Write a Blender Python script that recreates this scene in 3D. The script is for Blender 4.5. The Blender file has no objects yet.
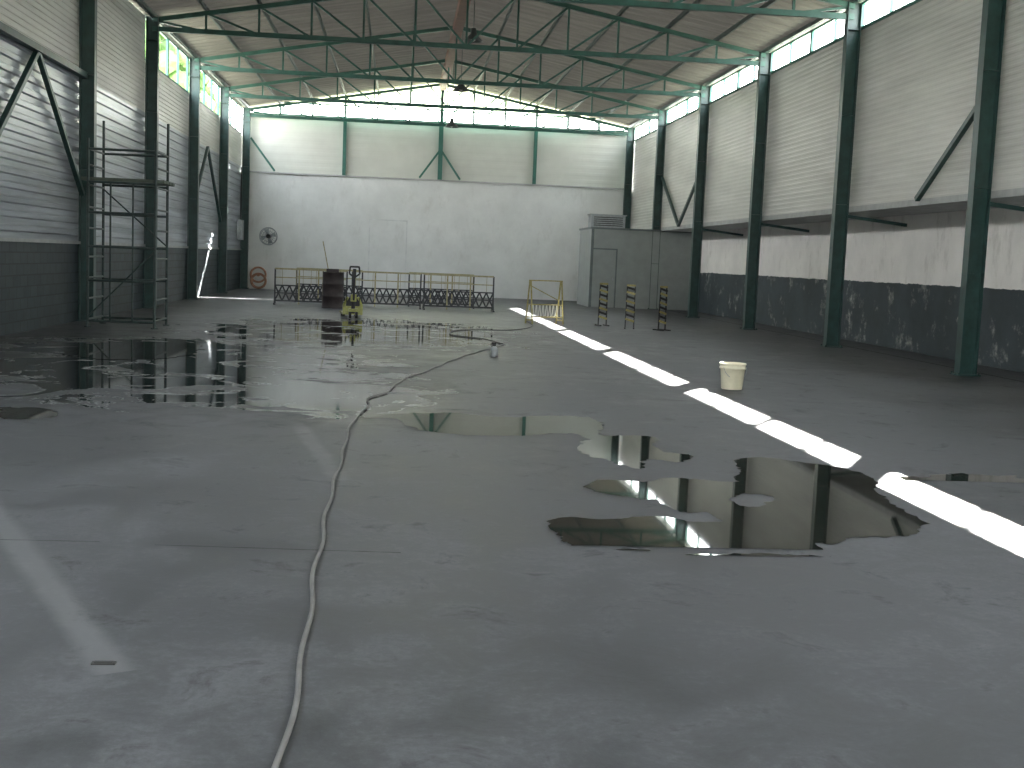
import bpy, bmesh, math, random
import numpy as np
from mathutils import Vector, Matrix
random.seed(4)
S=bpy.context.scene
COL=bpy.context.collection
# ------------------------------------------------------------------ dims
H=1.6; F=1203.0; YAW=.0961; PITCH=.102; ROLL=.0407
XL=-6.43; XR=9.49; Y0=19.315; BAY=6.343; YB=Y0+5*BAY; HE=7.38; HW=4.79; YF=-5.0
XM=(XL+XR)/2; RIDGE=8.9; XW=11.0
# ------------------------------------------------------------------ materials
def newmat(name):
    m=bpy.data.materials.new(name); m.use_nodes=True
    nt=m.node_tree; b=nt.nodes["Principled BSDF"]
    return m,nt,b
def N(nt,t,**k):
    n=nt.nodes.new(t)
    for a,v in k.items():
        if a.startswith("_"): n.inputs[a[1:].replace("_"," ")].default_value=v
        else: setattr(n,a,v)
    return n
def ramp(nt,fac,stops):
    r=nt.nodes.new("ShaderNodeValToRGB")
    while len(r.color_ramp.elements)<len(stops): r.color_ramp.elements.new(.5)
    for e,(p,c) in zip(r.color_ramp.elements,stops):
        e.position=p; e.color=c if len(c)==4 else (*c,1)
    nt.links.new(fac,r.inputs[0]); return r
def mat(name,col,rough=.5,metal=0,var=.15,scale=3.0,bump=0,stretch=(1,1,1),spec=.5,detail=5):
    m,nt,b=newmat(name)
    tc=N(nt,"ShaderNodeTexCoord"); mp=N(nt,"ShaderNodeMapping"); mp.inputs['Scale'].default_value=stretch
    nt.links.new(tc.outputs['Object'],mp.inputs[0])
    no=N(nt,"ShaderNodeTexNoise",_Scale=scale,_Detail=detail,_Roughness=.6); nt.links.new(mp.outputs[0],no.inputs[0])
    lo=tuple(c*(1-var) for c in col); hi=tuple(min(1,c*(1+var)) for c in col)
    r=ramp(nt,no.outputs[0],[(.3,lo),(.7,hi)])
    nt.links.new(r.outputs[0],b.inputs['Base Color'])
    b.inputs['Roughness'].default_value=rough; b.inputs['Metallic'].default_value=metal
    b.inputs['Specular IOR Level'].default_value=spec
    if bump:
        bp=N(nt,"ShaderNodeBump",_Strength=bump,_Distance=.02); nt.links.new(no.outputs[0],bp.inputs['Height']); nt.links.new(bp.outputs[0],b.inputs['Normal'])
    return m
M={}
M['green']=mat('green_steel_paint',(.014,.046,.042),.45,var=.35,scale=5)
M['green_tr']=mat('green_truss_paint',(.016,.075,.058),.5,var=.3,scale=3)
M['green_lt']=mat('green_gable_paint',(.03,.13,.10),.5,var=.2)
M['panel']=mat('cladding_grey_beige',(.53,.53,.49),.5,var=.14,scale=1.0,stretch=(1,.3,2))
M['panel_w']=mat('cladding_white',(.56,.57,.52),.5,var=.06,scale=1.0)
M['siding']=mat('siding_metal_grey',(.30,.33,.36),.36,metal=.3,var=.4,scale=.9,stretch=(1,.25,5))
M['purlin']=mat('purlin_paint',(.03,.05,.045),.6)
M['rust']=mat('ridge_channel_rust',(.10,.037,.028),.7,var=.3)
M['sill']=mat('sill_concrete',(.38,.39,.38),.7)
M['dark']=mat('dark_rubber',(.015,.015,.016),.6)
M['black']=mat('black_steel',(.02,.024,.03),.5)
M['yellow']=mat('yellow_paint',(.34,.29,.11),.5,var=.35,scale=20)
M['yel_pale']=mat('pale_yellow_rail',(.33,.30,.17),.5,var=.3,scale=15)
M['yelgreen']=mat('jack_yellow_green',(.27,.28,.06),.4,var=.3,scale=14)
M['barrel']=mat('barrel_brown',(.028,.020,.020),.55,var=.4,scale=8)
M['bucket']=mat('bucket_cream_plastic',(.66,.62,.46),.45,var=.08,scale=9)
M['white']=mat('white_plastic',(.60,.60,.57),.5)
M['doorline']=mat('door_outline_paint',(.58,.59,.58),.7)
M['steel']=mat('galv_steel',(.30,.32,.33),.4,metal=.6,var=.2,scale=12)
M['scaf']=mat('scaffold_paint',(.025,.045,.042),.5,var=.4,scale=9)
M['wood']=mat('scaffold_plank',(.09,.11,.09),.8,var=.3,scale=6)
M['hose']=mat('hose_grey',(.17,.165,.16),.6,var=.2,scale=6)
M['cable']=mat('cable_dark',(.04,.04,.04),.6)
M['orange']=mat('orange_hose',(.34,.18,.11),.5)
M['room']=mat('partition_grey',(.27,.29,.28),.6,var=.08)
M['roomdk']=mat('partition_dark',(.12,.14,.14),.6)
M['joint']=mat('joint_dark',(.02,.022,.025),.8)
M['plate']=mat('iron_plate',(.012,.012,.012),.5)
M['leaf']=mat('foliage',(.05,.11,.02),.7,var=.5,scale=3)
M['bark']=mat('bark',(.09,.06,.04),.9,var=.3,scale=4)
M['grass']=mat('ground_outside_mat',(.40,.39,.30),.95,var=.2,scale=.5)
M['glassy']=mat('lamp_metal',(.05,.06,.06),.4)

def transl(name,ct,cd,fac):
    m,nt,b=newmat(name); nt.nodes.remove(b)
    tc=N(nt,"ShaderNodeTexCoord"); mp=N(nt,"ShaderNodeMapping"); mp.inputs['Scale'].default_value=(.5,3,1); nt.links.new(tc.outputs['Object'],mp.inputs[0])
    no=N(nt,"ShaderNodeTexNoise",_Scale=1.2,_Detail=5); nt.links.new(mp.outputs[0],no.inputs[0])
    r1=ramp(nt,no.outputs[0],[(.3,tuple(c*.8 for c in ct)),(.7,ct)]); r2=ramp(nt,no.outputs[0],[(.3,tuple(c*.75 for c in cd)),(.7,cd)])
    tr=N(nt,"ShaderNodeBsdfTranslucent"); df=N(nt,"ShaderNodeBsdfDiffuse")
    nt.links.new(r1.outputs[0],tr.inputs[0]); nt.links.new(r2.outputs[0],df.inputs[0])
    mx=N(nt,"ShaderNodeMixShader",_Fac=fac); nt.links.new(tr.outputs[0],mx.inputs[1]); nt.links.new(df.outputs[0],mx.inputs[2])
    nt.links.new(mx.outputs[0],nt.nodes['Material Output'].inputs[0]); M[name]=m
transl('gable',(.80,.86,.62),(.75,.78,.65),.3)
transl('roof',(.30,.28,.24),(.19,.185,.165),.993)  # slight translucency added to the sheets to bring light in from above

def wallmat(name,base,stain,top=None,split=None,dirt=.5,seed=0):
    m,nt,b=newmat(name)
    tc=N(nt,"ShaderNodeTexCoord")
    n1=N(nt,"ShaderNodeTexNoise",_Scale=.8,_Detail=8,_Roughness=.65,noise_dimensions='4D'); n1.inputs['W'].default_value=seed
    n2=N(nt,"ShaderNodeTexNoise",_Scale=2.5,_Detail=8,_Roughness=.7,noise_dimensions='4D'); n2.inputs['W'].default_value=seed+5
    nt.links.new(tc.outputs['Object'],n1.inputs[0])
    mp=N(nt,"ShaderNodeMapping"); mp.inputs['Scale'].default_value=(1,1,.45); nt.links.new(tc.outputs['Object'],mp.inputs[0]); nt.links.new(mp.outputs[0],n2.inputs[0])
    r1=ramp(nt,n1.outputs[0],[(.35,tuple(c*.84 for c in base)),(.65,base)])
    r2=ramp(nt,n2.outputs[0],[(.54,(0,0,0)),(.70,(1,1,1))])
    mulv=N(nt,"ShaderNodeMath",operation='MULTIPLY'); mulv.inputs[1].default_value=dirt
    nt.links.new(r2.outputs[0],mulv.inputs[0])
    mx=N(nt,"ShaderNodeMix",data_type='RGBA'); nt.links.new(mulv.outputs[0],mx.inputs[0]); nt.links.new(r1.outputs[0],mx.inputs[6]); mx.inputs[7].default_value=(*stain,1)
    out=mx.outputs[2]
    if split is not None:
        sx=N(nt,"ShaderNodeSeparateXYZ"); nt.links.new(tc.outputs['Object'],sx.inputs[0])
        ad=N(nt,"ShaderNodeMath",operation='MULTIPLY_ADD'); ad.inputs[1].default_value=.12; nt.links.new(n2.outputs[0],ad.inputs[0]); nt.links.new(sx.outputs[2],ad.inputs[2])
        g=N(nt,"ShaderNodeMath",operation='LESS_THAN'); nt.links.new(ad.outputs[0],g.inputs[0]); g.inputs[1].default_value=split+.06
        n3=N(nt,"ShaderNodeTexNoise",_Scale=1.7,_Detail=9,_Roughness=.75); nt.links.new(tc.outputs['Object'],n3.inputs[0])
        fl=ramp(nt,n3.outputs[0],[(.55,(1,1,1)),(.62,(.84,.84,.84)),(.70,(.5,.5,.5))])
        lowc=ramp(nt,n1.outputs[0],[(.35,tuple(c*.75 for c in top)),(.65,tuple(c*1.3 for c in top))])
        mu=N(nt,"ShaderNodeMath",operation='MULTIPLY'); nt.links.new(g.outputs[0],mu.inputs[0]); nt.links.new(fl.outputs[0],mu.inputs[1])
        m2=N(nt,"ShaderNodeMix",data_type='RGBA'); nt.links.new(mu.outputs[0],m2.inputs[0]); nt.links.new(out,m2.inputs[6]); nt.links.new(lowc.outputs[0],m2.inputs[7]); out=m2.outputs[2]
    nt.links.new(out,b.inputs['Base Color']); b.inputs['Roughness'].default_value=.8
    bp=N(nt,"ShaderNodeBump",_Strength=.25,_Distance=.02); nt.links.new(n2.outputs[0],bp.inputs['Height']); nt.links.new(bp.outputs[0],b.inputs['Normal'])
    return m
M['backwall']=wallmat('white_plaster',(.70,.71,.69),(.44,.43,.40),dirt=.4)
M['rwall']=wallmat('two_tone_plaster',(.84,.81,.77),(.38,.35,.31),top=(.036,.049,.055),split=1.45,dirt=.5,seed=3)
m,nt,b=newmat('green_painted_blockwork')
tc=N(nt,"ShaderNodeTexCoord"); sx=N(nt,"ShaderNodeSeparateXYZ"); cb=N(nt,"ShaderNodeCombineXYZ")
nt.links.new(tc.outputs['Object'],sx.inputs[0]); nt.links.new(sx.outputs[1],cb.inputs[0]); nt.links.new(sx.outputs[2],cb.inputs[1])
br=N(nt,"ShaderNodeTexBrick",_Scale=1.0); br.inputs['Brick Width'].default_value=.4; br.inputs['Row Height'].default_value=.2; br.inputs['Mortar Size'].default_value=.012
br.inputs['Color1'].default_value=(.018,.033,.040,1); br.inputs['Color2'].default_value=(.032,.050,.058,1); br.inputs['Mortar'].default_value=(.010,.016,.018,1)
nt.links.new(cb.outputs[0],br.inputs[0])
n9=N(nt,"ShaderNodeTexNoise",_Scale=1.3,_Detail=8,_Roughness=.7); nt.links.new(tc.outputs['Object'],n9.inputs[0]); r9=ramp(nt,n9.outputs[0],[(.4,(.7,.7,.7)),(.6,(1.0,1.0,1.0))])
m9=N(nt,"ShaderNodeMix",data_type='RGBA',blend_type='MULTIPLY'); m9.inputs[0].default_value=1; nt.links.new(br.outputs[0],m9.inputs[6]); nt.links.new(r9.outputs[0],m9.inputs[7])
nt.links.new(m9.outputs[2],b.inputs['Base Color']); b.inputs['Roughness'].default_value=.6
bp=N(nt,"ShaderNodeBump",_Strength=.6,_Distance=.015,invert=True); nt.links.new(br.outputs[1],bp.inputs['Height']); nt.links.new(bp.outputs[0],b.inputs['Normal'])
M['block']=m

def floor_mat():
    m,nt,b=newmat('polished_concrete_floor'); L=nt.links.new
    def MA(op,x=None,y=None,z=None):
        n=N(nt,"ShaderNodeMath",operation=op)
        for i,v in enumerate((x,y,z)):
            if v is None: continue
            if isinstance(v,(int,float)): n.inputs[i].default_value=v
            else: L(v,n.inputs[i])
        return n.outputs[0]
    tc=N(nt,"ShaderNodeTexCoord"); P=tc.outputs['Object']
    a=N(nt,"ShaderNodeTexNoise",_Scale=.45,_Detail=8,_Roughness=.65,_Distortion=.5); L(P,a.inputs[0])
    c=N(nt,"ShaderNodeTexNoise",_Scale=2.2,_Detail=10,_Roughness=.74,_Distortion=.6); L(P,c.inputs[0])
    d=N(nt,"ShaderNodeTexNoise",_Scale=22,_Detail=7,_Roughness=.85); L(P,d.inputs[0])
    s=MA('MULTIPLY',d.outputs[0],.26); s=MA('MULTIPLY_ADD',c.outputs[0],.40,s); s=MA('MULTIPLY_ADD',a.outputs[0],.34,s)
    base=ramp(nt,s,[(.41,(.030,.032,.036)),(.5,(.074,.077,.083)),(.59,(.145,.149,.158))])
    st=ramp(nt,c.outputs[0],[(.56,(1,1,1)),(.66,(.45,.45,.45))])
    mm=N(nt,"ShaderNodeMix",data_type='RGBA',blend_type='MULTIPLY'); mm.inputs[0].default_value=1; L(base.outputs[0],mm.inputs[6]); L(st.outputs[0],mm.inputs[7])
    sp=ramp(nt,d.outputs[0],[(.63,(0,0,0)),(.71,(.6,.6,.6))])
    m0=N(nt,"ShaderNodeMix",data_type='RGBA'); L(sp.outputs[0],m0.inputs[0]); L(mm.outputs[2],m0.inputs[6]); m0.inputs[7].default_value=(.22,.225,.235,1)
    sx=N(nt,"ShaderNodeSeparateXYZ"); L(P,sx.inputs[0]); X,Y=sx.outputs[0],sx.outputs[1]
    cur=m0.outputs[2]
    def line(p,q,w,amt,cur):
        Ln=math.hypot(q[0]-p[0],q[1]-p[1]); dx_,dy_=(q[0]-p[0])/Ln,(q[1]-p[1])/Ln
        ux=MA('SUBTRACT',X,p[0]); uy=MA('SUBTRACT',Y,p[1])
        t=MA('ADD',MA('MULTIPLY',ux,dx_),MA('MULTIPLY',uy,dy_)); n=MA('ABSOLUTE',MA('ADD',MA('MULTIPLY',ux,-dy_),MA('MULTIPLY',uy,dx_)))
        n=MA('MULTIPLY_ADD',MA('SUBTRACT',c.outputs[0],.5),.12,n)
        r=N(nt,"ShaderNodeMapRange",interpolation_type='SMOOTHSTEP'); L(n,r.inputs[0]); r.inputs[1].default_value=w*.2; r.inputs[2].default_value=w*.9; r.inputs[3].default_value=amt; r.inputs[4].default_value=0
        mk=MA('MULTIPLY',MA('MULTIPLY',r.outputs[0],MA('GREATER_THAN',t,0)),MA('LESS_THAN',t,Ln))
        k=N(nt,"ShaderNodeMix",data_type='RGBA'); L(mk,k.inputs[0]); L(cur,k.inputs[6]); k.inputs[7].default_value=(.20,.205,.21,1)
        return k.outputs[2]
    cur=line((-3.4,9.43),(-1.02,4.50),.12,.5,cur); cur=line((-.92,11.4),(-.38,8.5),.12,.32,cur)
    def region(cx,cy,rx,ry,g=.12):
        bx=MA('DIVIDE',MA('SUBTRACT',X,cx),rx); by=MA('DIVIDE',MA('SUBTRACT',Y,cy),ry)
        v=N(nt,"ShaderNodeCombineXYZ"); L(bx,v.inputs[0]); L(by,v.inputs[1])
        ln=N(nt,"ShaderNodeVectorMath",operation='LENGTH'); L(v.outputs[0],ln.inputs[0])
        r=N(nt,"ShaderNodeMapRange"); L(ln.outputs['Value'],r.inputs[0]); r.inputs[1].default_value=.5; r.inputs[2].default_value=1.15; r.inputs[3].default_value=g; r.inputs[4].default_value=-.3
        return r.outputs[0]
    mxr=MA('MAXIMUM',MA('MAXIMUM',region(-3.4,17.2,4.9,6.8,.13),region(-.9,14.2,2.2,3.6,.11)),region(-.8,25.5,4.8,7.0,.125))
    wn=N(nt,"ShaderNodeTexNoise",_Scale=.95,_Detail=7,_Roughness=.6,_Distortion=1.6); L(P,wn.inputs[0])
    ad=MA('ADD',mxr,wn.outputs[0])
    wet=ramp(nt,ad,[(.565,(0,0,0)),(.572,(1,1,1))])
    damp=ramp(nt,ad,[(.36,(0,0,0)),(.54,(1,1,1))])
    rim_glint=ramp(nt,ad,[(.542,(0,0,0)),(.552,(1,1,1)),(.562,(1,1,1)),(.570,(0,0,0))])  # pale band: glints along the water's edge painted into the colour
    k1=N(nt,"ShaderNodeMix",data_type='RGBA'); L(damp.outputs[0],k1.inputs[0]); L(cur,k1.inputs[6])
    dk=N(nt,"ShaderNodeMix",data_type='RGBA',blend_type='MULTIPLY'); dk.inputs[0].default_value=1; L(cur,dk.inputs[6]); dk.inputs[7].default_value=(.48,.49,.50,1); L(dk.outputs[2],k1.inputs[7])
    k2=N(nt,"ShaderNodeMix",data_type='RGBA'); L(rim_glint.outputs[0],k2.inputs[0]); L(k1.outputs[2],k2.inputs[6]); k2.inputs[7].default_value=(.22,.23,.23,1)
    k3=N(nt,"ShaderNodeMix",data_type='RGBA'); L(wet.outputs[0],k3.inputs[0]); L(k2.outputs[2],k3.inputs[6]); k3.inputs[7].default_value=(.013,.015,.015,1)
    L(k3.outputs[2],b.inputs['Base Color'])
    ro=ramp(nt,s,[(.40,(.38,.38,.38)),(.60,(.66,.66,.66))])
    r2_=N(nt,"ShaderNodeMix",data_type='RGBA'); L(wet.outputs[0],r2_.inputs[0]); L(ro.outputs[0],r2_.inputs[6]); r2_.inputs[7].default_value=(.05,.05,.05,1)
    L(r2_.outputs[2],b.inputs['Roughness']); b.inputs['Specular IOR Level'].default_value=.32
    sc=MA('MULTIPLY',MA('SUBTRACT',1.0,wet.outputs[0]),.2)
    bp=N(nt,"ShaderNodeBump",_Distance=.01); L(sc,bp.inputs['Strength']); L(c.outputs[0],bp.inputs['Height']); L(bp.outputs[0],b.inputs['Normal'])
    return m
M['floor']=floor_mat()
m,nt,b=newmat('standing_water'); 
tc=N(nt,"ShaderNodeTexCoord"); no=N(nt,"ShaderNodeTexNoise",_Scale=1.5,_Detail=3); nt.links.new(tc.outputs['Object'],no.inputs[0])
r=ramp(nt,no.outputs[0],[(.35,(.012,.012,.010)),(.7,(.028,.028,.023))]); nt.links.new(r.outputs[0],b.inputs['Base Color'])
b.inputs['Roughness'].default_value=.03; b.inputs['IOR'].default_value=1.24
M['water']=m

# ------------------------------------------------------------------ builder
class B:
    def __init__(s,name,mats): s.name=name; s.mats=mats; s.v=[]; s.f=[]; s.m=[]; s.sm=[]
    def add(s,vs,fs,mi=0,smooth=False):
        o=len(s.v); s.v+= [tuple(v) for v in vs]
        for f in fs: s.f.append([o+i for i in f]); s.m.append(mi); s.sm.append(smooth)
    def box(s,x0,x1,y0,y1,z0,z1,mi=0):
        vs=[(x,y,z) for x in (x0,x1) for y in (y0,y1) for z in (z0,z1)]
        s.add(vs,[(0,1,3,2),(4,6,7,5),(0,4,5,1),(2,3,7,6),(0,2,6,4),(1,5,7,3)],mi)
    def beam(s,p0,p1,w,h,mi=0,up=(0,0,1)):
        p0=Vector(p0);p1=Vector(p1);d=(p1-p0).normalized(); up=Vector(up)
        if abs(d.dot(up))>.98: up=Vector((0,1,0))
        a=d.cross(up).normalized(); c=a.cross(d)
        vs=[p+a*(i*w/2)+c*(j*h/2) for p in (p0,p1) for i,j in ((-1,-1),(1,-1),(1,1),(-1,1))]
        s.add(vs,[(0,3,2,1),(4,5,6,7),(0,1,5,4),(1,2,6,5),(2,3,7,6),(3,0,4,7)],mi)
    def cyl(s,p0,p1,r0,r1=None,n=12,mi=0,caps=True):
        r1=r0 if r1 is None else r1
        p0=Vector(p0);p1=Vector(p1);d=(p1-p0).normalized(); up=Vector((0,0,1)) if abs(d.z)<.98 else Vector((1,0,0))
        a=d.cross(up).normalized(); c=d.cross(a)
        vs=[]
        for p,r in((p0,r0),(p1,r1)):
            for i in range(n):
                t=2*math.pi*i/n; vs.append(p+a*(r*math.cos(t))+c*(r*math.sin(t)))
        s.add(vs,[(i,(i+1)%n,n+(i+1)%n,n+i) for i in range(n)],mi,True)
        if caps: s.add(vs,[tuple(range(n))[::-1],tuple(range(n,2*n))],mi)
    def lathe(s,c,prof,n=24,mi=0):
        vs=[]
        for r,z in prof:
            for i in range(n):
                t=2*math.pi*i/n; vs.append((c[0]+r*math.cos(t),c[1]+r*math.sin(t),c[2]+z))
        fs=[]
        for k in range(len(prof)-1):
            for i in range(n): fs.append((k*n+i,k*n+(i+1)%n,(k+1)*n+(i+1)%n,(k+1)*n+i))
        s.add(vs,fs,mi,True)
    def path(s,pts,r,n=8,mi=0,closed=False):
        pts=[Vector(p) for p in pts]; vs=[];k=len(pts)
        for i,p in enumerate(pts):
            if closed: d=(pts[(i+1)%k]-pts[i-1]).normalized()
            else: d=(pts[min(i+1,k-1)]-pts[max(i-1,0)]).normalized()
            up=Vector((0,0,1)) if abs(d.z)<.9 else Vector((0,1,0))
            a=d.cross(up).normalized(); c=a.cross(d)
            for j in range(n):
                t=2*math.pi*j/n; vs.append(p+a*(r*math.cos(t))+c*(r*math.sin(t)))
        fs=[]
        for i in range(k if closed else k-1):
            for j in range(n):
                q=(i+1)%k; fs.append((i*n+j,i*n+(j+1)%n,q*n+(j+1)%n,q*n+j))
        s.add(vs,fs,mi,True)
    def ring(s,c,R,r,axis='y',n=24,mi=0):
        pts=[]
        for i in range(n):
            t=2*math.pi*i/n; u,v=R*math.cos(t),R*math.sin(t)
            pts.append((c[0]+u,c[1],c[2]+v) if axis=='y' else ((c[0],c[1]+u,c[2]+v) if axis=='x' else (c[0]+u,c[1]+v,c[2])))
        s.path(pts,r,6,mi,True)
    def build(s,loc=None,rot=0):
        me=bpy.data.meshes.new(s.name); me.from_pydata(s.v,[],s.f)
        for k in s.mats: me.materials.append(M[k])
        me.polygons.foreach_set('material_index',s.m); me.polygons.foreach_set('use_smooth',s.sm)
        bm=bmesh.new(); bm.from_mesh(me); bmesh.ops.recalc_face_normals(bm,faces=bm.faces); bm.to_mesh(me); bm.free()
        me.update()
        o=bpy.data.objects.new(s.name,me); COL.objects.link(o)
        if loc: o.location=loc
        o.rotation_euler[2]=rot
        return o
def corr(name,mk,axis,pos,a0,a1,z0,z1,per,dep,sgn,thick=.06):
    b=B(name,[mk]); prof=[]
    z=z0
    while z<z1-1e-6:
        for fr,dd in ((0,0),(.45,0),(.55,dep),(.9,dep),(1,0)):
            zz=min(z+per*fr,z1); prof.append((zz,dd))
        z+=per
    prof=[prof[0]]+[p for q,p in zip(prof,prof[1:]) if p[0]>q[0]+1e-6]
    vs=[];fs=[]
    for zz,dd in prof:
        p=pos+sgn*dd
        for a in (a0,a1): vs.append((p,a,zz) if axis=='x' else (a,p,zz))
    n=len(prof)
    for i in range(n-1): fs.append((2*i,2*i+1,2*i+3,2*i+2))
    b.add(vs,fs)
    q=pos-sgn*.01; q2=pos-sgn*thick
    lo,hi=min(q,q2),max(q,q2)
    if axis=='x': b.box(lo,hi,a0,a1,z0,z1)
    else: b.box(a0,a1,lo,hi,z0,z1)
    return b.build()

# ------------------------------------------------------------------ shell
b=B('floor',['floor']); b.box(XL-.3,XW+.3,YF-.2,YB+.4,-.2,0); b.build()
b=B('ground_outside',['grass']); b.box(-90,90,-60,140,-.5,-.21); b.build()
b=B('wall_back',['backwall']); b.box(XL-.3,XW+.3,YB+.05,YB+.3,0,HW); b.build()
b=B('trim_1',['sill']); b.box(XL-.1,XR+.1,YB-.02,YB+.3,HW,HW+.06); b.build()
corr('wall_back_cladding','panel_w','y',YB+.16,XL-.15,XR+.15,HW+.06,7.2,.3,.004,-1)
corr('wall_right_cladding','panel','x',XR+.22,YF,YB+.2,3.0,6.83,.115,.008,-1)
b=B('wall_right',['rwall']); b.box(XW,XW+.2,YF,YB+.05,0,3.12); b.build()
b=B('ceiling_right_ledge',['sill']); b.box(XR+.16,XW+.2,YF,YB+.05,3.0-.06,3.0+.06); b.build()
b=B('wall_left',['block']); b.box(XL-.37,XL-.17,YF,YB+.05,0,1.58); b.build()
b=B('trim_2',['sill']); b.box(XL-.37,XL-.13,YF,YB+.05,1.58,1.64); b.build()
corr('wall_left_siding','siding','x',XL-.2,YF,YB+.1,1.64,5.0,.24,.035,1)
WL=Y0+2*BAY; WA=Y0
corr('wall_left_cladding_front','panel','x',XL-.2,YF,WA,5.0,6.3,.115,.012,1)
corr('wall_left_cladding','panel','x',XL-.2,WA,WL,5.0,HE,.115,.012,1)
corr('wall_left_cladding_rear','panel','x',XL-.2,WL,YB+.1,5.0,6.3,.115,.012,1)
b=B('wall_front',['panel']); b.box(XL-.3,-1.5,YF-.15,YF,0,HE); b.box(5.0,XW+.2,YF-.15,YF,0,HE); b.box(-1.5,5.0,YF-.15,YF,4.6,HE)
b.add([(XL-.3,YF-.08,HE),(XR+.3,YF-.08,HE),(XM,YF-.08,RIDGE)],[(0,1,2)]); b.build()
def clerestory(name,x,y0,y1,z0,z1):
    b=B(name,['green_lt']); b.box(x-.03,x+.03,y0,y1,z0,z0+.05); b.box(x-.03,x+.03,y0,y1,z1-.05,z1)
    n=max(2,int(round((y1-y0)/(BAY/4))))
    for i in range(n+1):
        y=y0+(y1-y0)*i/n; w=.07 if i%2==0 else .02
        b.box(x-.03,x+.03,max(y0,y-w),min(y1,y+w),z0,z1)
    b.build()
for i in range(-4,5):
    a=Y0+i*BAY; a2=a+BAY
    clerestory('window_%d'%(i+5),XR+.19,max(a,YF),a2,6.83,7.40)
for i in (-4,-3,-2,-1,2,3,4):  # front bays are out of view, opened to add light on the right wall
    a=Y0+i*BAY; clerestory('window_%d'%(i+20),XL-.23,max(a,YF),a+BAY,6.3,7.40)
ze=7.42; sl=(RIDGE-ze)/(XM-(XL-.2))
def rz(x): return RIDGE-abs(x-XM)*sl
zc=7.72; dx=(RIDGE-zc)/sl
b=B('window_30',['gable','green_lt'])
b.add([(XM-dx,YB+.25,zc),(XM+dx,YB+.25,zc),(XM,YB+.25,RIDGE)],[(0,1,2)],0)
b.box(XL-.1,XR+.1,YB+.18,YB+.24,7.2,7.26,1); b.box(XM-dx,XM+dx,YB+.18,YB+.24,zc-.03,zc+.03,1)
for i in range(1,12):
    x=XL+(XR-XL)*i/12; b.box(x-.03,x+.03,YB+.18,YB+.23,7.2,rz(x),1)
b.build()
for nm,xe in (('roof_left',XL-.25),('roof_right',XR+.25)):
    b=B(nm,['roof']); 
    per=.5; y=YF-.2; vs=[];prof=[]
    while y<YB+.35:
        for fr,dd in((0,0),(.8,0),(.86,.035),(.94,.035),(1,0)): prof.append((y+per*fr,dd))
        y+=per
    for yy,dd in prof:
        for x in (xe,XM): vs.append((x,yy,rz(x)+.02+dd))
    b.add(vs,[(2*i,2*i+1,2*i+3,2*i+2) for i in range(len(prof)-1)])
    b.build()
b=B('roof_purlins',['purlin'])
NP=6
for k in range(2*NP+1):
    x=XL+(XR-XL)*k/(2*NP)
    if k==NP: continue
    z=rz(x)-.045; b.box(x-.03,x+.03,YF,YB+.1,z-.06,z+.05)
b.build()
b=B('ridge_channel',['rust']); b.box(XM-.14,XM+.14,YF,YB-.3,RIDGE-.42,RIDGE-.12); b.build()
def truss(y):
    b=B('roof_truss',['green_tr']); zb=7.08; n=12
    xs=[XL+.0+(XR-XL)*k/n for k in range(n+1)]
    top=[min(rz(x)-.16, 99) for x in xs]
    b.beam((XL,y,zb),(XR,y,zb),.10,.12)
    b.beam((XL,y,top[0]),(XM,y,top[n//2]),.10,.11); b.beam((XM,y,top[n//2]),(XR,y,top[n]),.10,.11)
    for k in range(n+1):
        if k not in(0,n): b.beam((xs[k],y,zb),(xs[k],y,top[k]),.055,.055)
    for k in range(n):
        if k<n//2: p,q=(xs[k],y,top[k]),(xs[k+1],y,zb)
        else: p,q=(xs[k],y,zb),(xs[k+1],y,top[k+1])
        b.beam(p,q,.055,.055)
    b.build()
for i in range(-3,5): truss(Y0+i*BAY)
truss(YB-.2)
def column(x,y):
    b=B('steel_column',['green']); d=.15; w=.10
    b.box(x-d,x-d+.016,y-w,y+w,0.015,HE); b.box(x+d-.016,x+d,y-w,y+w,0.015,HE); b.box(x-d+.016,x+d-.016,y-.006,y+.006,0.015,HE)
    b.box(x-.2,x+.2,y-.16,y+.16,0,.02)
    for z in (1.7,3.1,5.0,6.8): b.box(x-d+.016,x+d-.016,y-w,y+w,z,z+.012)
    for sx in(-1,1):
        for sy in(-1,1): b.cyl((x+sx*.175,y+sy*.13,.02),(x+sx*.175,y+sy*.13,.05),.014,n=6)
    b.build()
for i in range(-3,6):
    y=Y0+i*BAY if i<5 else YB-.2
    column(XR,y); column(XL+.0,y)
b=B('eave_beam_left',['green']); b.box(XL-.06,XL+.06,YF,YB,HE,HE+.1); b.build()
b=B('eave_beam_right',['green']); b.box(XR-.06,XR+.06,YF,YB,HE-.02,HE+.08); b.build()
b=B('wall_rail_left',['green']); b.box(XL-.14,XL+.0,YF,Y0+BAY,4.93,5.05); b.build()
def brace(pts):
    b=B('wall_brace',['green'])
    for p,q in pts: b.beam(p,q,.09,.09)
    b.build()
for i in (-2,0,3):
    ya=Y0+i*BAY; brace([((XL-.08,ya+BAY/2,4.95),(XL-.08,ya+.1,2.6)),((XL-.08,ya+BAY/2,4.95),(XL-.08,ya+BAY-.1,2.6))])
brace([((XR+.1,Y0+.1,4.75),(XR+.1,Y0+BAY*.42,3.05))])
y3=Y0+3*BAY
brace([((XR+.1,y3+.1,4.9),(XR+.1,y3+BAY/2,3.05)),((XR+.1,y3+BAY-.1,4.9),(XR+.1,y3+BAY/2,3.05))])
for i in range(-2,5):
    b=B('wall_tie',['green']); y=Y0+i*BAY; b.beam((XR+.13,y,2.86),(XW+.02,y,2.72),.07,.07); b.build()
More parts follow.
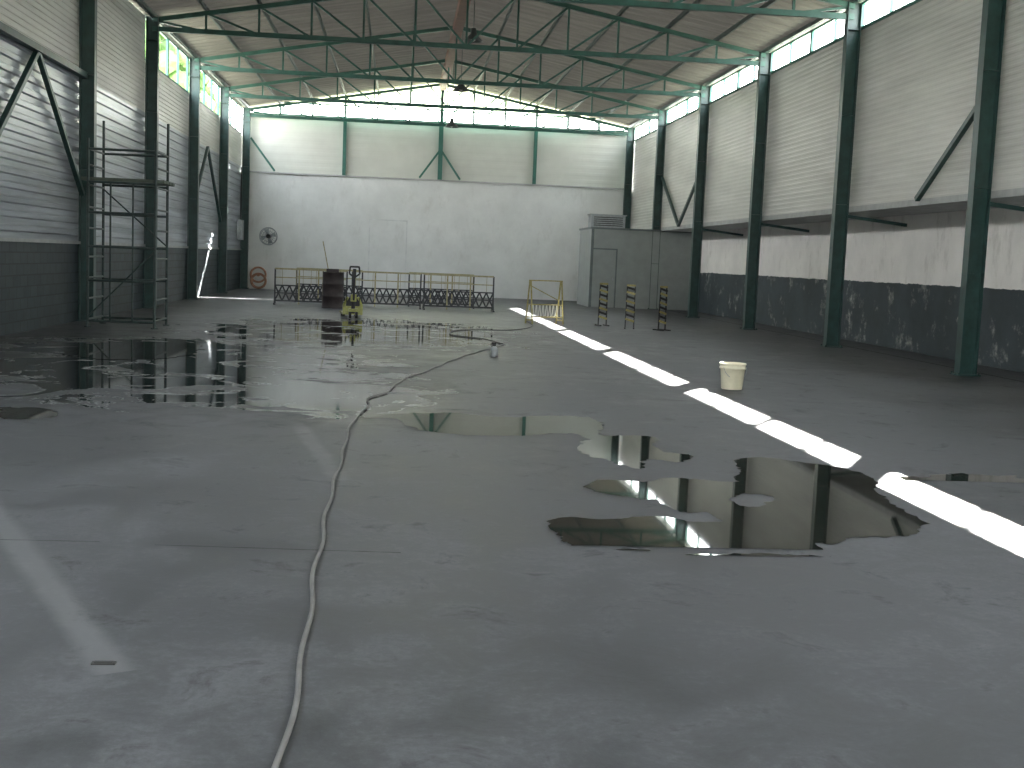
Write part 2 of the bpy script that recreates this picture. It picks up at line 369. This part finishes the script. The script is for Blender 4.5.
for k in (1,2,3):
    x=XL+(XR-XL)*k/4; b=B('gable_post',['green_lt']); w=.07 if k!=2 else .09
    b.box(x-w,x+w,YB-.03,YB+.12,HW+.06,7.2)
    b.box(x-w*.8,x+w*.8,YB-.03,YB+.08,7.2,rz(x)-.2)
    if k==2:
        b.beam((x,YB+.02,6.1),(x-.85,YB+.02,HW+.1),.08,.08); b.beam((x,YB+.02,6.1),(x+.85,YB+.02,HW+.1),.08,.08)
    b.build()
b=B('gable_brace',['green_lt']); b.beam((XL+.15,YB+.02,6.2),(XL+1.15,YB+.02,HW+.1),.08,.08); b.build()
b=B('door_1',['doorline']); x0,x1,z1=-1.35,.25,3.1
b.box(x0,x0+.05,YB+.03,YB+.045,.0,z1); b.box(x1-.05,x1,YB+.03,YB+.045,.0,z1); b.box(x0+.05,x1-.05,YB+.03,YB+.045,z1-.05,z1); b.build()
# ------------------------------------------------------------------ corner room
b=B('partition_room',['room','roomdk','steel']); x0,x1,ya,yb2,zt=7.05,10.95,44.6,47.6,2.9
b.box(x0,x1,ya,yb2,0,zt,0); b.box(x0-.04,x1,ya-.05,yb2,zt,zt+.07,1)
b.box(x0-.01,x0+.09,ya-.015,ya,0,zt,1); b.box(x0+.95,x0+1.0,ya-.015,ya,0,2.2,1); b.box(x0+.09,x0+1.0,ya-.015,ya,2.15,2.2,1)
b.box(x0+.85,x0+.9,ya-.06,ya,1.0,1.12,2)
b.build()
b=B('air_conditioner_unit',['steel','dark']); b.box(7.1,8.4,45.2,45.9,2.975,3.45,0)
for k in range(5): b.box(7.2,8.3,45.18,45.2,3.05+k*.075,3.08+k*.075,1)
b.box(7.05,8.45,45.15,45.95,3.45,3.48,0); b.build()
def pendant(y,z):
    b=B('pendant_lamp',['glassy','white']); 
    b.cyl((XM+.2,y,z+.3),(XM+.2,y,RIDGE-.2),.012,n=6)
    b.lathe((XM+.2,y,z),[(.03,.34),(.07,.33),(.08,.2),(.12,.16),(.24,.03),(.27,0),(.25,.0),(.11,.14),(.0,.15)],20)
    b.lathe((XM+.2,y,z),[(.0,-.01),(.05,.02),(.06,.07),(.03,.14)],12,1); b.build()
pendant(32.4,7.3); pendant(38.6,6.85); pendant(45.1,6.4)
# ------------------------------------------------------------------ puddles
def catmull(pts,n=6,closed=True):
    out=[];k=len(pts); R=range(k) if closed else range(k-1)
    for i in R:
        if closed: p0,p1,p2,p3=pts[i-1],pts[i],pts[(i+1)%k],pts[(i+2)%k]
        else: p0,p1,p2,p3=pts[max(i-1,0)],pts[i],pts[i+1],pts[min(i+2,k-1)]
        for j in range(n):
            t=j/n; out.append(tuple(.5*((2*b_)+(-a_+c_)*t+(2*a_-5*b_+4*c_-d_)*t*t+(-a_+3*b_-3*c_+d_)*t**3) for a_,b_,c_,d_ in zip(p0,p1,p2,p3)))
    if not closed: out.append(tuple(pts[-1]))
    return out
def puddle(loops,amp=.05,z=.004):
    cu=bpy.data.curves.new('c','CURVE'); cu.dimensions='2D'; cu.fill_mode='BOTH'
    from mathutils import noise
    for lp in loops:
        pts=catmull(lp,12)
        q=[]
        for x,y in pts:
            v=noise.noise_vector(Vector((x*3,y*3,0)))*amp+noise.noise_vector(Vector((x*11,y*11,3)))*amp*.7+noise.noise_vector(Vector((x*30,y*30,7)))*amp*.4
            q.append((x+v.x,y+v.y))
        sp=cu.splines.new('POLY'); sp.points.add(len(q)-1); sp.use_cyclic_u=True
        for p,(x,y) in zip(sp.points,q): p.co=(x,y,0,1)
    o=bpy.data.objects.new('c',cu); COL.objects.link(o); bpy.context.view_layer.update()
    me=bpy.data.meshes.new_from_object(o.evaluated_get(bpy.context.evaluated_depsgraph_get()))
    bpy.data.objects.remove(o)
    me.materials.clear(); me.materials.append(M['water']); me.name='water_puddle'
    for p in me.polygons: p.material_index=0; p.use_smooth=False
    o=bpy.data.objects.new('water_puddle',me); o.location.z=z; COL.objects.link(o)
P1=[(0.96,7.19),(1.11,7.37),(1.44,7.4),(1.69,7.51),(1.94,7.36),(2.1,7.4),(2.09,7.61),(1.88,7.65),(1.76,8.04),(1.51,8.18),(1.37,8.46),(1.53,8.75),(1.83,8.71),(2.1,8.91),(2.32,8.85),(2.58,8.8),(2.77,9.35),(2.87,9.84),(3.13,9.98),(3.43,9.82),(3.68,9.57),(3.76,9.12),(3.56,8.41),(3.48,7.88),(3.43,7.4),(3.22,7.1),(2.86,7.02),(2.62,6.8),(2.52,6.79),(2.52,6.52),(2.25,6.51),(2.04,6.58),(1.72,6.49),(1.45,6.54),(1.17,6.57),(1.01,6.67),(0.95,6.87)]
ISL=[(2.38,8.21),(2.57,8.37),(2.71,8.24),(2.59,7.99),(2.42,7.87),(2.33,7.96)]
P2=[(-.25,11.85),(0.0,12.2),(0.6,12.4),(1.1,12.2),(1.7,12.4),(2.0,12.4),(2.09,11.82),(1.92,11.11),(2.39,11.06),(2.27,10.28),(2.53,10.05),(2.35,9.67),(2.12,9.73),(1.95,9.33),(1.75,9.58),(1.6,9.9),(1.59,10.44),(1.77,10.77),(1.7,11.2),(1.34,11.0),(0.95,10.81),(0.5,10.98),(0.23,11.12),(0.04,11.77)]
P3=[(4.07,9.16),(4.53,9.35),(4.99,9.41),(5.14,9.3),(5.16,8.79),(4.63,8.34),(4.41,8.51),(4.19,8.8)]
P4=[(-3.68,11.55),(-3.62,11.94),(-3.3,11.79),(-3.14,11.39),(-3.29,11.15),(-3.56,11.16)]
P5=[(-5.0,18.5),(-4.6,20.4),(-3.3,20.3),(-3.1,18.3),(-3.6,17.3),(-4.5,17.4)]
puddle([P1,ISL],.06); puddle([P2],.09)
for p in (P3,P4,P5): puddle([p],.14)
# ------------------------------------------------------------------ floor marks
def strip(name,mk,a,c,w,z=.0015,ja=.15):
    a=Vector((*a,0));c=Vector((*c,0)); d=(c-a).normalized(); n_=Vector((-d.y,d.x,0))*w/2
    b=B(name,[mk]); k=int((c-a).length*12)+4; vs=[]
    for i in range(k+1):
        p=a.lerp(c,i/k)+n_*random.uniform(-ja,ja); jj=1+random.uniform(-ja,ja); vs+= [(p+n_*jj)+Vector((0,0,z)),(p-n_*jj)+Vector((0,0,z))]
    b.add(vs,[(2*i,2*i+1,2*i+3,2*i+2) for i in range(k)]); b.build()
strip('floor_joint','joint',(-1.27,6.5),(.05,6.42),.010,.002,.4)
strip('floor_joint','joint',(-2.4,6.56),(-1.57,6.55),.010,.002,.4)
strip('floor_joint','joint',(10.0,12),(10.0,44),.05,.002,.3)
b=B('drain_plate',['plate']); b.box(-1.13,-1.04,4.585,4.615,0,.006); b.box(-1.12,-1.05,4.59,4.61,.006,.009); b.build()
HP=[(-0.33,3.3),(-0.33,3.65),(-0.33,4.04),(-0.33,4.44),(-0.34,4.91),(-0.37,5.67),(-0.39,6.69),(-0.41,7.8),(-0.41,9.36),(-0.41,11.33),(-0.3,12.6),(-0.3,13.4),(-0.1,14.2),(0.1,15.7),(0.4,16.8),(0.8,18.6),(1.2,20.1),(1.6,21.4),(2.0,22.8)]
hp=[(x+.012*math.sin(y*5),y) for x,y in catmull(HP,8,False)]
b=B('hose',['hose']); b.path([(x,y,.013) for x,y in hp],.011,8); b.build()
CP=[(2.0,22.9),(1.7,24.2),(1.1,25.2),(1.4,27),(2.6,27.6),(3.3,29.6),(3.4,32)]
b=B('extension_cable',['cable']); b.path([(x,y,.012) for x,y in catmull(CP,8,False)],.010,6); b.build()
# ------------------------------------------------------------------ bucket
b=B('plastic_bucket',['bucket','steel']); c=(0,0,0)
b.lathe(c,[(0,.004),(.135,.0),(.14,.01),(.165,.27),(.178,.275),(.18,.30),(.17,.305),(.17,.325),(.18,.33),(.18,.35),(.172,.355),(.165,.34),(.155,.3),(.130,.02),(0,.015)],32)
b.path([(.18*math.cos(t),-.06-.12*math.sin(t)*.5,.30-.16*math.sin(t)) for t in [math.pi*i/16 for i in range(17)]],.004,6,1)
b.build((4.5,15.8,0),.3)
b=B('spray_bottle',['steel','dark']); b.lathe((0,0,0),[(0,0),(.06,0),(.065,.01),(.065,.13),(.03,.17),(.022,.175),(.022,.2)],20,0)
b.lathe((0,0,0),[(.027,.18),(.027,.215),(0,.215)],12,1); b.beam((-.05,0,.225),(.03,0,.225),.02,.03,1); b.beam((-.03,0,.21),(-.045,0,.16),.012,.012,1); b.build((1.6,19.9,0))
# ------------------------------------------------------------------ barrel
b=B('oil_barrel',['barrel','dark']); R=.31
b.lathe((0,0,0),[(0,.01),(R-.01,.0),(R+.01,.0),(R+.01,.02),(R,.03),(R,.33),(R+.015,.35),(R,.37),(R,.69),(R+.015,.71),(R,.73),(R,1.03),(R+.01,1.04),(R+.01,1.06),(R-.01,1.06),(R-.015,1.04),(0,1.04)],32)
b.cyl((.12,.0,1.04),(.12,0,1.07),.035,mi=1); b.cyl((-.15,.05,1.04),(-.15,.05,1.06),.02,mi=1)
b.box(-.2,.16,-.12,.14,1.045,1.15,0); b.build((-1.95,35.9,0))
b=B('broom',['yel_pale','dark']); b.cyl((-2.1,36.3,1.0),(-2.3,36.3,1.95),.015); b.cyl((-1.9,36.3,0.02),(-2.1,36.3,1.0),.015); b.box(-2.05,-1.75,36.27,36.33,0,.06,1); b.build()
# ------------------------------------------------------------------ pallet jack
b=B('pallet_jack',['yelgreen','dark','steel'])
for sx in(-1,1):
    x=sx*.17
    b.box(x-.08,x+.08,.15,1.25,.075,.125,0); b.box(x-.08,x+.08,1.25,1.3,.085,.11,0)
    b.cyl((x-.05,1.1,.04),(x+.05,1.1,.04),.04,mi=1)
    b.cyl((sx*.05,-.08,.09),(sx*.11,-.08,.09),.09,n=20,mi=1); 
b.box(-.25,.25,.1,.2,.08,.32,0); b.box(-.17,.17,.08,.16,.3,.5,1)
b.beam((-.22,.15,.3),(-.12,.1,.52),.06,.06,0); b.beam((.22,.15,.3),(.12,.1,.52),.06,.06,0)
b.cyl((0,-.03,.12),(0,-.03,.5),.05,n=16,mi=1); b.cyl((0,-.03,.5),(0,-.03,.62),.035,mi=2)
b.box(-.11,.11,-.13,.05,.16,.24,0); b.box(-.07,.07,-.12,.0,.42,.6,0)
b.cyl((0,-.1,.45),(0,-.16,1.05),.03,mi=1)
b.beam((0,-.16,1.02),(-.13,-.17,1.12),.04,.04,1); b.beam((0,-.16,1.02),(.13,-.17,1.12),.04,.04,1)
b.beam((-.13,-.17,1.12),(-.11,-.18,1.29),.04,.04,1); b.beam((.13,-.17,1.12),(.11,-.18,1.29),.04,.04,1); b.beam((-.12,-.18,1.29),(.12,-.18,1.29),.045,.045,1)
b.box(-.04,.04,-.19,-.14,1.03,1.24,1)
b.build((-1.15,30.6,0),.12)
# ------------------------------------------------------------------ fence barriers
def fence(x0,y0,L,rot):
    b=B('lattice_fence_barrier',['black','yel_pale']); h=1.08
    b.beam((0,0,h),(L,0,h),.05,.05,1); b.beam((0,0,.82),(L,0,.82),.03,.03,1); b.beam((0,0,.58),(L,0,.58),.04,.04,0); b.beam((0,0,.12),(L,0,.12),.05,.05,0)
    n=3
    for i in range(n+1):
        x=L*i/n; b.beam((x,0,0.02),(x,0,h),.045,.045,1 if i%n else 0)
        if i in (0,n): b.beam((x,-.3,.02),(x,.3,.02),.05,.04,0); b.beam((x,-.25,.04),(x,0,.4),.03,.03,0); b.beam((x,.25,.04),(x,0,.4),.03,.03,0)
    k=int(L/.2)
    for i in range(k):
        xa=L*i/k; xb=L*(i+1)/k
        b.beam((xa,0,.12),(xb,0,.58),.03,.045,0); b.beam((xb,.01,.12),(xa,.01,.58),.03,.045,0)
        b.beam((xa,.012,.35),(xb,.012,.35),.015,.03,0)
        if i%2: b.beam((xa,0,.58),(xa,0,h),.015,.015,1)
    b.build((x0,y0,0),rot)
fence(-3.75,37.0,2.15,.03); fence(-1.45,37.4,2.1,.0); fence(.75,37.2,2.15,.05)
fence(-3.3,39.3,2.1,-.04); fence(.3,39.2,2.1,.03)
# yellow trestle
b=B('yellow_trestle_barrier',['yellow','white']); L=.92;h=1.12
for y in(-.18,.18):
    for x in(0,L): b.beam((x,y,0),(x,y*.15,h),.03,.03,0)
    b.beam((0,y*.85,.18),(L,y*.85,.18),.022,.022,0)
    for i in range(9): 
        x=L*(i+.5)/9; b.beam((x,y*.83,.2),(x,y*.57,.5),.014,.014,1)
    b.beam((0,y*.56,.5),(L,y*.56,.5),.022,.022,0)
b.beam((-.03,0,h),(L+.03,0,h),.05,.03,0)
for x in(0,L): b.beam((x,-.16,.1),(x,.16,.1),.03,.03,0)
b.beam((0,.05,1.0),(L,.05,.6),.02,.02,0)
b.build((3.35,30.9,0),.4)
def stand(x,y,r):
    b=B('striped_post_stand',['yellow','dark','steel']); h=1.1; w=.11
    for s_ in(-1,1):
        b.beam((s_*w,0,.02),(s_*w*.9,0,h),.025,.025,1)
        b.beam((s_*w,-.2,.02),(s_*w,.2,.02),.035,.03,1)
    for k in range(8):
        z=.22+k*.115; b.beam((-w,-.02,z+.03),(w,-.02,z-.03),.02,.055,0 if k%2==0 else 1,up=(0,0,1))
    b.beam((-w,0,h),(w,0,h),.05,.05,0)
    b.build((x,y,0),r)
stand(5.3,31.1,.2); stand(5.85,30.2,-.2); stand(6.6,29.8,.5)
# ------------------------------------------------------------------ scaffold
b=B('scaffold_tower',['scaf','wood','dark']); xa,xb=-5.98,-4.72; ya,yb=23.9,25.1; Ht=3.45
for x in(xa,xb):
    for y in(ya,yb):
        b.cyl((x,y,0),(x,y,Ht+(.6 if y==yb else .15)),.026,n=8); b.cyl((x,y,0),(x,y,.02),.07)
    for z in(.15,.55,.95,1.35,1.9,2.3,2.72,3.1,3.4): b.cyl((x,ya,z),(x,yb,z),.02,n=8)
for xq in(xa+.42,xb-.42):
    b.cyl((xq,ya,.12),(xq,ya,2.78),.018,n=6)
for y in(ya,yb):
    for z in(.12,.9,1.55,2.2,2.78,3.4): b.cyl((xa,y,z),(xb,y,z),.024,n=8)
b.cyl((xa,ya,.2),(xb,ya,1.5),.016,n=6); b.cyl((xb,yb,1.6),(xa,yb,2.7),.016,n=6)
for k in range(4): b.box(xa-.15,xb+.15,ya+.06+k*.28,ya+.3+k*.28,2.81,2.87,1)
b.build()
# ------------------------------------------------------------------ wall bits
b=B('wall_fan',['steel','dark']); c=(-5.45,YB-.3,2.2)
b.ring(c,.36,.018,n=32); b.ring((c[0],c[1]-.08,c[2]),.22,.01,n=24); b.ring((c[0],c[1]+.1,c[2]),.33,.015,n=32)
for i in range(20):
    t=2*math.pi*i/20; b.cyl((c[0]+.06*math.cos(t),c[1]-.1,c[2]+.06*math.sin(t)),(c[0]+.36*math.cos(t),c[1],c[2]+.36*math.sin(t)),.006,n=5)
b.cyl((c[0],c[1]-.11,c[2]),(c[0],c[1]+.16,c[2]),.09,mi=1); b.cyl((c[0],c[1]+.1,c[2]),(c[0],YB+.05,c[2]),.03,mi=1)
for i in range(4):
    t=math.pi/2*i+.3; u=Vector((math.cos(t),0,math.sin(t))); v=Vector((-math.sin(t),0,math.cos(t))); cc=Vector(c)
    b.add([cc+u*.07-v*.04,cc+u*.3-v*.1+Vector((0,.04,0)),cc+u*.3+v*.1-Vector((0,.04,0)),cc+u*.07+v*.04],[(0,1,2,3)],0)
b.build()
b=B('hose_reel',['orange','dark']); c=(-5.85,YB-.14,.60)
for k in range(4): b.ring((c[0],c[1]+.04*(k-1.5),c[2]),.32-.03*(k%2),.028,n=28)
for k in range(3): b.ring((c[0]+.03,c[1]-.1-.03*k,c[2]-.25),.26+.03*k,.025,n=28)
b.cyl((c[0],c[1]-.09,c[2]),(c[0],YB+.045,c[2]),.07,mi=0)
b.build()
b=B('electrical_box',['steel','dark']); b.box(XL-.16,XL+.05,YB-1.4,YB-.9,2.0,2.8); b.box(XL+.05,XL+.06,YB-1.35,YB-.95,2.05,2.75); b.cyl((XL-.05,YB-1.15,2.8),(XL-.05,YB-1.15,4.9),.02,mi=1); b.build()
def tree(x,y,h,r):
    b=B('tree',['leaf','bark']); b.cyl((x,y,-.2),(x,y,h*.7),.35,.15,mi=1)
    for k in range(90):
        a=random.uniform(0,6.28); rr=r*math.sqrt(random.random()); z=h*.75+random.uniform(-.35,.35)*h*.7*(1-rr/r*.4)
        s_=random.uniform(.35,.8)*r*.27; c=Vector((x+rr*math.cos(a),y+rr*math.sin(a),z))
        bm=bmesh.new(); bmesh.ops.create_icosphere(bm,subdivisions=2,radius=s_)
        vs=[v.co*(1+random.uniform(-.25,.25))+c for v in bm.verts]; fs=[[v.index for v in f.verts] for f in bm.faces]; bm.free()
        b.add(vs,fs,0)
    b.build()
tree(-13.8,71,16,3.6)
# ------------------------------------------------------------------ light
w=bpy.data.worlds.new('World'); S.world=w; w.use_nodes=True; nt=w.node_tree
bg=nt.nodes['Background']; tc=N(nt,"ShaderNodeTexCoord"); sx=N(nt,"ShaderNodeSeparateXYZ"); nt.links.new(tc.outputs['Generated'],sx.inputs[0])
r=ramp(nt,sx.outputs[2],[(.0,(.85,.88,.84)),(.08,(.98,.99,.96)),(.6,(.84,.92,1))]); nt.links.new(r.outputs[0],bg.inputs[0]); bg.inputs[1].default_value=6.2
sd=Vector((-.8126,-1.42,-1)).normalized()
l=bpy.data.lights.new('sun','SUN'); l.energy=30; l.angle=.009; l.color=(1,.97,.92)
o=bpy.data.objects.new('sun',l); o.rotation_euler=sd.to_track_quat('-Z','Y').to_euler(); COL.objects.link(o); o.location=(20,70,30)
# ------------------------------------------------------------------ camera
f=Vector((math.sin(YAW)*math.cos(PITCH),math.cos(YAW)*math.cos(PITCH),-math.sin(PITCH)))
r0=Vector((math.cos(YAW),-math.sin(YAW),0)); u0=r0.cross(f)
rr=r0*math.cos(ROLL)+u0*math.sin(ROLL); uu=-r0*math.sin(ROLL)+u0*math.cos(ROLL)
mt=Matrix.Identity(4)
for i in range(3): mt[i][0]=rr[i]; mt[i][1]=uu[i]; mt[i][2]=-f[i]
mt[2][3]=H
cam=bpy.data.cameras.new('camera'); cam.sensor_width=36; cam.lens=36*F/1024; cam.clip_end=500
o=bpy.data.objects.new('camera',cam); o.matrix_world=mt; COL.objects.link(o); S.camera=o
S.view_settings.view_transform='Standard'; S.view_settings.look='None'; S.view_settings.exposure=1.9; S.view_settings.gamma=1.0
